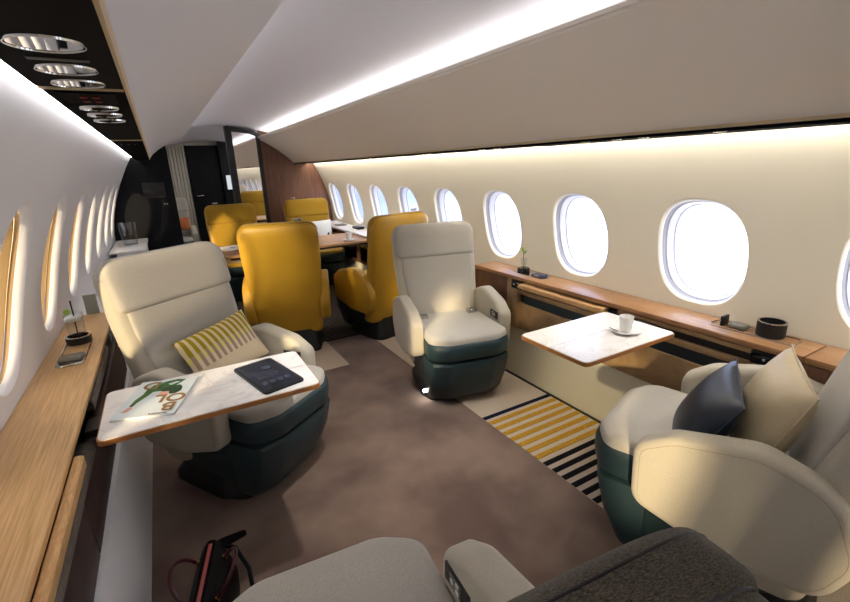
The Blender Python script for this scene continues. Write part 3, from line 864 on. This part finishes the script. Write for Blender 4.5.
# ------------------------------------------------------------------ crockery
def cup(label, x, y, z, s=1., grp=None):
    t = thing('coffee_cup', label, 'cup', (x, y, z), 0)
    bm = bmesh.new(); lathe(bm, [(0, .012), (.022*s, .012), (.025*s, .02), (.031*s, .068*s), (.033*s, .078*s), (.031*s, .078*s), (.027*s, .06*s), (.022*s, .022), (0, .02)], n=28)
    finish('cup_body', bm, M['china'], t)
    pts = [(.030*s+.0, 0, .060*s), (.045*s, 0, .062*s), (.050*s, 0, .048*s), (.044*s, 0, .034*s), (.028*s, 0, .032*s)]
    pts = [(p[0]*.8, p[0]*.6, p[2]) for p in pts]
    finish('handle', tube(bmesh.new(), pts, .0035*s, 8), M['china'], t)
    bm = bmesh.new(); lathe(bm, [(0, .0), (.03*s, .0), (.05*s, .004), (.066*s, .012), (.067*s, .014), (.05*s, .008), (.03*s, .006), (0, .006)], n=36)
    finish('saucer', bm, M['china'], t)
    return t
cup('white coffee cup and saucer on the right marble table', 1.775, 1.252, TZ)
cup('white cup and saucer on the walnut dining table', 1.76, 4.80, .7205, 1.15)
sp_ = tag(finish('teaspoon', tube(bmesh.new(), [(1.735, 1.31, .737), (1.72, 1.28, .738), (1.716, 1.25, .738)], [.0016, .002, .006], 8), M['chrome']), 'small spoon resting on the saucer of the right marble table', 'spoon')
sp_.location = (0, 0, 0)
mg = thing('magazine', 'open white magazine on the near left corner of the dining table', 'magazine', (.66, 5.20, .7205), R(6))
bm = bmesh.new(); box(bm, -.19, -.002, -.14, .14, 0, .006); box(bm, .002, .19, -.14, .14, 0, .006)
pg = finish('pages', bm, M['paper'], mg, smooth=False)
finish('printed_block', bx(-.10, -.04, -.02, .04, .0062, .0068), M['slate'], pg, smooth=False)
finish('printed_block', bx(.0, .10, -.03, .05, .0062, .0068), M['paleyellow'], pg, smooth=False)

# ------------------------------------------------------------------ things on the ledges
LZ = .7425
dg_ = thing('drink', 'tall clear drink with lime and black straw on the left oak ledge', 'drink', (-.452, 2.59, LZ))
bm = bmesh.new(); lathe(bm, [(0, .004), (.030, .004), (.033, .01), (.040, .150), (.038, .150), (.031, .014), (0, .012)], n=32)
finish('tumbler', bm, M['drink'], dg_)
bm = bmesh.new(); lathe(bm, [(0, .11), (.030, .112), (.035, .128), (.02, .137), (0, .134)], n=24); finish('ice', bm, M['ice'], dg_)
finish('straw', tube(bmesh.new(), [(.0, 0, .02), (.004, -.006, .12), (.006, -.012, .21)], .0032, 8), M['black'], dg_)
bm = bmesh.new(); lathe(bm, [(0, -.0025), (.0125, -.0025), (.014, 0), (.0125, .0025), (0, .0025)], n=20)
bmesh.ops.rotate(bm, verts=bm.verts, matrix=Matrix.Rotation(R(80), 3, 'X')); bmesh.ops.translate(bm, verts=bm.verts, vec=(-.018, -.01, .158))
finish('lime_slice', bm, M['lime'], dg_)
hr = thing('cup_holder', 'black ring holder with chrome rail around the tall drink on the oak ledge', 'holder', (-.452, 2.59, LZ))
bm = bmesh.new(); lathe(bm, [(.044, .0), (.051, .0), (.052, .03), (.050, .034), (.045, .034), (.044, .0)], n=36); finish('ring', bm, M['black'], hr)
bm = bmesh.new(); lathe(bm, [(.0435, .034), (.0525, .034), (.0525, .037), (.0435, .037), (.0435, .034)], n=36); finish('chrome_rim', bm, M['chrome'], hr)
def rail(bm, x0, x1, y0, y1, z, r=.002):
    p = roundpoly([(x0, y0), (x1, y0), (x1, y1), (x0, y1)], .03, 5); p.append(p[0]); tube(bm, [(a, b, z) for a, b in p], r, 6)
rr_ = bmesh.new(); rail(rr_, -.05, .05, -.33, .05, .003, .003); finish('rail', rr_, M['chrome'], hr)
wl = tag(finish('card_wallet', bx(-.495, -.41, 2.30, 2.37, LZ+.007, LZ+.022, bev=.004), M['greyleather']), 'grey card wallet on the chrome tray of the oak ledge', 'wallet')
tr = tag(finish('valet_tray', prism(bmesh.new(), roundpoly([(-.502, 2.262), (-.402, 2.262), (-.402, 2.40), (-.502, 2.40)], .03), LZ, LZ+.007, 'z', bev=.002), M['chrome']), 'small chrome tray under a wallet on the oak ledge', 'tray')

RZ = .7455
bud = thing('bud_vase', 'green sprig in a black ring vase on the right ledge', 'vase', (2.165, 2.385, RZ))
bm = bmesh.new(); lathe(bm, [(0, 0), (.042, 0), (.045, .004), (.042, .026), (.036, .03), (.012, .028), (0, .028)], n=28); finish('vase_base', bm, M['gloss'], bud)
bm = bmesh.new(); lathe(bm, [(.012, .024), (.018, .05), (.022, .10), (.0215, .10), (.017, .05), (.011, .026)], n=20); finish('vase_glass', bm, M['drink'], bud)
finish('stem', tube(bmesh.new(), [(0, 0, .025), (.002, 0, .07), (-.004, 0, .12), (-.002, 0, .155)], .0025, 6), M['stem'], bud)
def leaf(bm, p, d, L, w):
    p = Vector(p); d = Vector(d).normalized(); s = d.cross(Vector((0, 1, .2))).normalized(); nrm = d.cross(s)
    rings = []
    for t, k in ((0, .1), (.25, .8), (.55, 1), (.8, .6), (1, .08)):
        c = p + d*L*t; rings.append([tuple(c + s*w*k*math.cos(a) + nrm*.0012*math.sin(a)) for a in [i*PI/3 for i in range(6)]])
    loft(bm, rings)
bm = bmesh.new(); leaf(bm, (-.002, 0, .14), (-.5, 0, 1), .045, .010); leaf(bm, (-.002, 0, .125), (.6, 0, .8), .038, .011); leaf(bm, (-.003, 0, .152), (.1, .2, 1), .03, .008)
finish('leaves', bm, M['plant'], bud)
tag(finish('slim_tray', prism(bmesh.new(), roundpoly([(2.105, 2.14), (2.205, 2.14), (2.205, 2.45), (2.105, 2.45)], .03), RZ-.0003, RZ+.0, 'z'), M['chrome']), 'thin chrome-edged tray inset under the sprig vase', 'tray')
pw = thing('wallet', 'slate blue wallet beside the sprig vase on the right ledge', 'wallet', (2.155, 2.215, RZ), R(10))
finish('wallet_body', bx(-.035, .035, -.045, .045, 0, .016, bev=.005), M['slate'], pw)
finish('clasp', bx(-.038, -.030, -.02, .02, .004, .013, bev=.002), M['chrome'], pw)
pt = thing('pot', 'black cylindrical pot on the right ledge near the cream cushion', 'pot', (2.162, .835, RZ))
bm = bmesh.new(); lathe(bm, [(0, .004), (.050, .004), (.053, .008), (.053, .068), (.048, .068), (.046, .012), (0, .012)], n=36); finish('pot_body', bm, M['black'], pt)
bm = bmesh.new(); lathe(bm, [(.0455, .066), (.0455, .0695), (.0535, .0695), (.0535, .066)], n=36); finish('rim', bm, M['chrome'], pt)
vt = thing('wire_tray', 'flat oval wire tray under the black pot on the right ledge', 'tray', (2.158, .90, RZ))
bm = bmesh.new(); rail(bm, -.05, .05, -.17, .165, .003, .0025); finish('wire', bm, M['chrome'], vt)
kh = thing('card_holder', 'dark clip card holder on the right ledge beside the wire tray', 'card holder', (2.160, 1.02, RZ))
finish('upright_card', bx(-.028, .028, -.006, .006, .0, .045, bev=.003), M['black'], kh)
kg = tag(finish('key_pouch', bx(-.03, .03, -.04, .03, 0, .02, bev=.008, seg=3), M['greyleather'], loc=(2.165, .965, RZ)), 'grey leather pouch beside the card holder on the right ledge', 'pouch')
vs = thing('glass_vase', 'large clear glass vase on the white counter at the far left', 'vase', (-.37, 6.05, .745))
bm = bmesh.new(); lathe(bm, [(0, .0), (.07, .0), (.075, .01), (.085, .26), (.081, .26), (.070, .02), (0, .015)], n=32); finish('vase_body', bm, M['drink'], vs)
bm = bmesh.new(); lathe(bm, [(0, .016), (.068, .016), (.073, .12), (0, .122)], n=24); finish('water', bm, M['drink'], vs)
tag(finish('notebook', bx(2.05, 2.17, 5.95, 6.12, .7452, .755, bev=.003), M['brown']), 'dark notebook on the white side cabinet by the dining table', 'notebook')
tag(finish('coaster_box', bx(2.11, 2.20, 5.40, 5.60, .7452, .775, bev=.006), M['black']), 'black box on the white side cabinet by the dining table', 'box')

# ------------------------------------------------------------------ handbag on the floor
hb = thing('handbag', 'black handbag with burgundy handles standing on the brown carpet', 'handbag', (-.085, 1.41, 0), R(-14))
bm = bmesh.new(); rings = []
for z_, hw, hl in ((.0, .060, .150), (.01, .070, .160), (.08, .072, .165), (.16, .055, .155), (.215, .030, .145), (.228, .018, .138)):
    rings.append(sec(0, 0, z_, hw, hl, 5, 36))
loft(bm, rings); finish('bag_body', bm, M['bag'], hb)
finish('zip', bx(-.006, .006, -.125, .115, .2285, .234, bev=.002), M['zip'], hb)
for s in (-1, 1):
    pts = []
    for i in range(15):
        a = PI*i/14; pts.append((s*(.045+.055*math.sin(a)), -.085*math.cos(a)+.0, .19+.07*math.sin(a)))
    finish('handle', tube(bmesh.new(), pts, .0065, 8), M['burgundy'], hb)
    bm = bmesh.new()
    for yy in (-.085, .085):
        lathe(bm, [(0, -.006), (.008, -.006), (.008, .006), (0, .006)], s*.045, yy, .19, 10)
    finish('ring_fitting', bm, M['brass'], hb)
pts = [(.02, .14, .20), (.07, .14, .17), (.115, .09, .11), (.135, .0, .06), (.13, -.10, .03), (.11, -.18, .012)]
finish('shoulder_strap', tube(bmesh.new(), pts, .008, 8), M['bag'], hb)
bm = bmesh.new(); prism(bm, roundpoly([(-.03, .13), (.03, .15), (.11, .19), (.10, .21), (.02, .19), (-.03, .16)], .012), .17, .182, 'z', bev=.003)
finish('side_flap', bm, M['bag'], hb)

# ------------------------------------------------------------------ light
W = bpy.data.worlds.new('sky'); SC.world = W; W.use_nodes = True
nt = W.node_tree; N, L = nt.nodes, nt.links
bg = N['Background']
tc = N.new('ShaderNodeTexCoord'); no = N.new('ShaderNodeTexNoise'); no.inputs['Scale'].default_value = 4; no.inputs['Detail'].default_value = 5
mpn = N.new('ShaderNodeMapping'); mpn.inputs['Scale'].default_value = (1, 1, 5)
L.new(tc.outputs['Generated'], mpn.inputs[0]); L.new(mpn.outputs[0], no.inputs['Vector'])
cr = N.new('ShaderNodeValToRGB'); cr.color_ramp.elements[0].position = .35; cr.color_ramp.elements[0].color = (.72, .80, 1, 1)
cr.color_ramp.elements[1].position = .6; cr.color_ramp.elements[1].color = (.96, .97, 1, 1)
L.new(no.outputs['Fac'], cr.inputs[0])
sep = N.new('ShaderNodeSeparateXYZ'); L.new(tc.outputs['Generated'], sep.inputs[0])
c2 = N.new('ShaderNodeValToRGB'); e2 = c2.color_ramp.elements
e2[0].position = .25; e2[0].color = (1, 1, 1, 1); e2[1].position = .95; e2[1].color = (.13, .16, .26, 1)
e3 = e2.new(.7); e3.color = (.5, .58, .85, 1)
L.new(sep.outputs['Y'], c2.inputs[0])
mm = N.new('ShaderNodeMixRGB'); mm.blend_type = 'MULTIPLY'; mm.inputs[0].default_value = 1
L.new(cr.outputs[0], mm.inputs[1]); L.new(c2.outputs[0], mm.inputs[2]); L.new(mm.outputs[0], bg.inputs[0]); bg.inputs[1].default_value = 4.5

def sun(rotdir, e, ang, col):
    l = bpy.data.lights.new('sun', 'SUN'); l.energy = e; l.angle = R(ang); l.color = col
    o = bpy.data.objects.new('sun', l); COL.objects.link(o)
    o.rotation_euler = Vector(rotdir).to_track_quat('-Z', 'Y').to_euler(); return o
sun((1, .95, -.33), 14, 3, (1, .86, .62))
def spot(x, y, z, tx, ty, tz, e, ang, col=(1, .93, .82), blend=.8, r=.03):  # reading lights under the bins, plus added spots standing in for sunlight
    l = bpy.data.lights.new('reading_or_added_light', 'SPOT'); l.energy = e; l.spot_size = R(ang); l.spot_blend = blend; l.color = col; l.shadow_soft_size = r
    o = bpy.data.objects.new('reading_or_added_light', l); COL.objects.link(o); o.location = (x, y, z)
    o.rotation_euler = Vector((tx-x, ty-y, tz-z)).to_track_quat('-Z', 'Y').to_euler(); return o
spot(1.80, 1.7, 1.565, 1.45, 2.2, .4, 3, 90, blend=1.)
spot(1.80, 1.1, 1.565, 1.6, 1.15, .6, 9, 70)
spot(-.1, 1.85, 1.672, .2, 1.85, .7, 5, 80, blend=1.)
spot(-.1, 2.6, 1.672, .70, 3.7, .86, 120, 30, (1, .9, .7), 1.)  # added lamp: sun glow on the mustard seat's back
spot(-.1, .70, 1.672, 1.20, .74, .56, 14, 24, (1, .86, .62), 1.)  # added lamp for the sunlit patch on the right seat's arm
spot(-.1, 1.30, 1.672, 2.03, 1.62, .20, 90, 24, (1, .88, .62), 1.)  # added lamp throwing a warm sun patch onto the right dado
spot(.7, 1.6, 2.04, .85, 1.9, 0, 80, 64, (1, .95, .9), 1.)
for side in (1, -1):
    for yc in YC:
        if yc < -.4: continue
        l = bpy.data.lights.new('window_portal', 'AREA'); l.shape = 'RECTANGLE'; l.size = .36; l.size_y = .5; l.cycles.is_portal = True
        o = bpy.data.objects.new('window_portal', l); COL.objects.link(o); o.location = (XC+side*1.50, yc, 1.045)
        o.rotation_euler = (0, R(90)*side, 0)

for o_ in list(COL.objects):
    if o_.parent or 'category' not in o_.keys(): continue
    k_ = o_.name.split('.')[0]
    if k_ == 'cabin_seat': o_['group'] = 'mustard dining seats' if 'mustard' in o_['label'] else 'cream lounge seats'
    g_ = {'overhead_bin': 'overhead bins along the cabin', 'service_panel': 'service panels under the bins', 'marble_table': 'marble folding tables',
          'side_ledge': 'wooden ledges along the windows', 'coffee_cup': 'white cups on the tables', 'magazine': 'magazines on the tables',
          'side_cabinet': 'low white side cabinets'}.get(k_)
    if g_: o_['group'] = g_

# ------------------------------------------------------------------ camera
cam = bpy.data.cameras.new('camera'); cam.sensor_width = 36; cam.lens = 450/850*36; cam.clip_start = .02
co = bpy.data.objects.new('camera', cam); COL.objects.link(co); co.location = (0, 0, 1.5)
RW = [[0.86515921, -0.17364846, 0.47047396], [-0.50027801, -0.23346307, 0.83379668], [-0.03494921, -0.95673466, -0.28885523]]
m = Matrix(RW)
cx = m @ Vector((1, 0, 0)); cy = m @ Vector((0, -1, 0)); cz = m @ Vector((0, 0, -1))
co.rotation_euler = Matrix((cx, cy, cz)).transposed().to_euler()
SC.camera = co
SC.view_settings.view_transform = 'Standard'; SC.view_settings.look = 'None'
SC.view_settings.exposure = .15; SC.view_settings.gamma = 1; SC.view_settings.use_curve_mapping = False
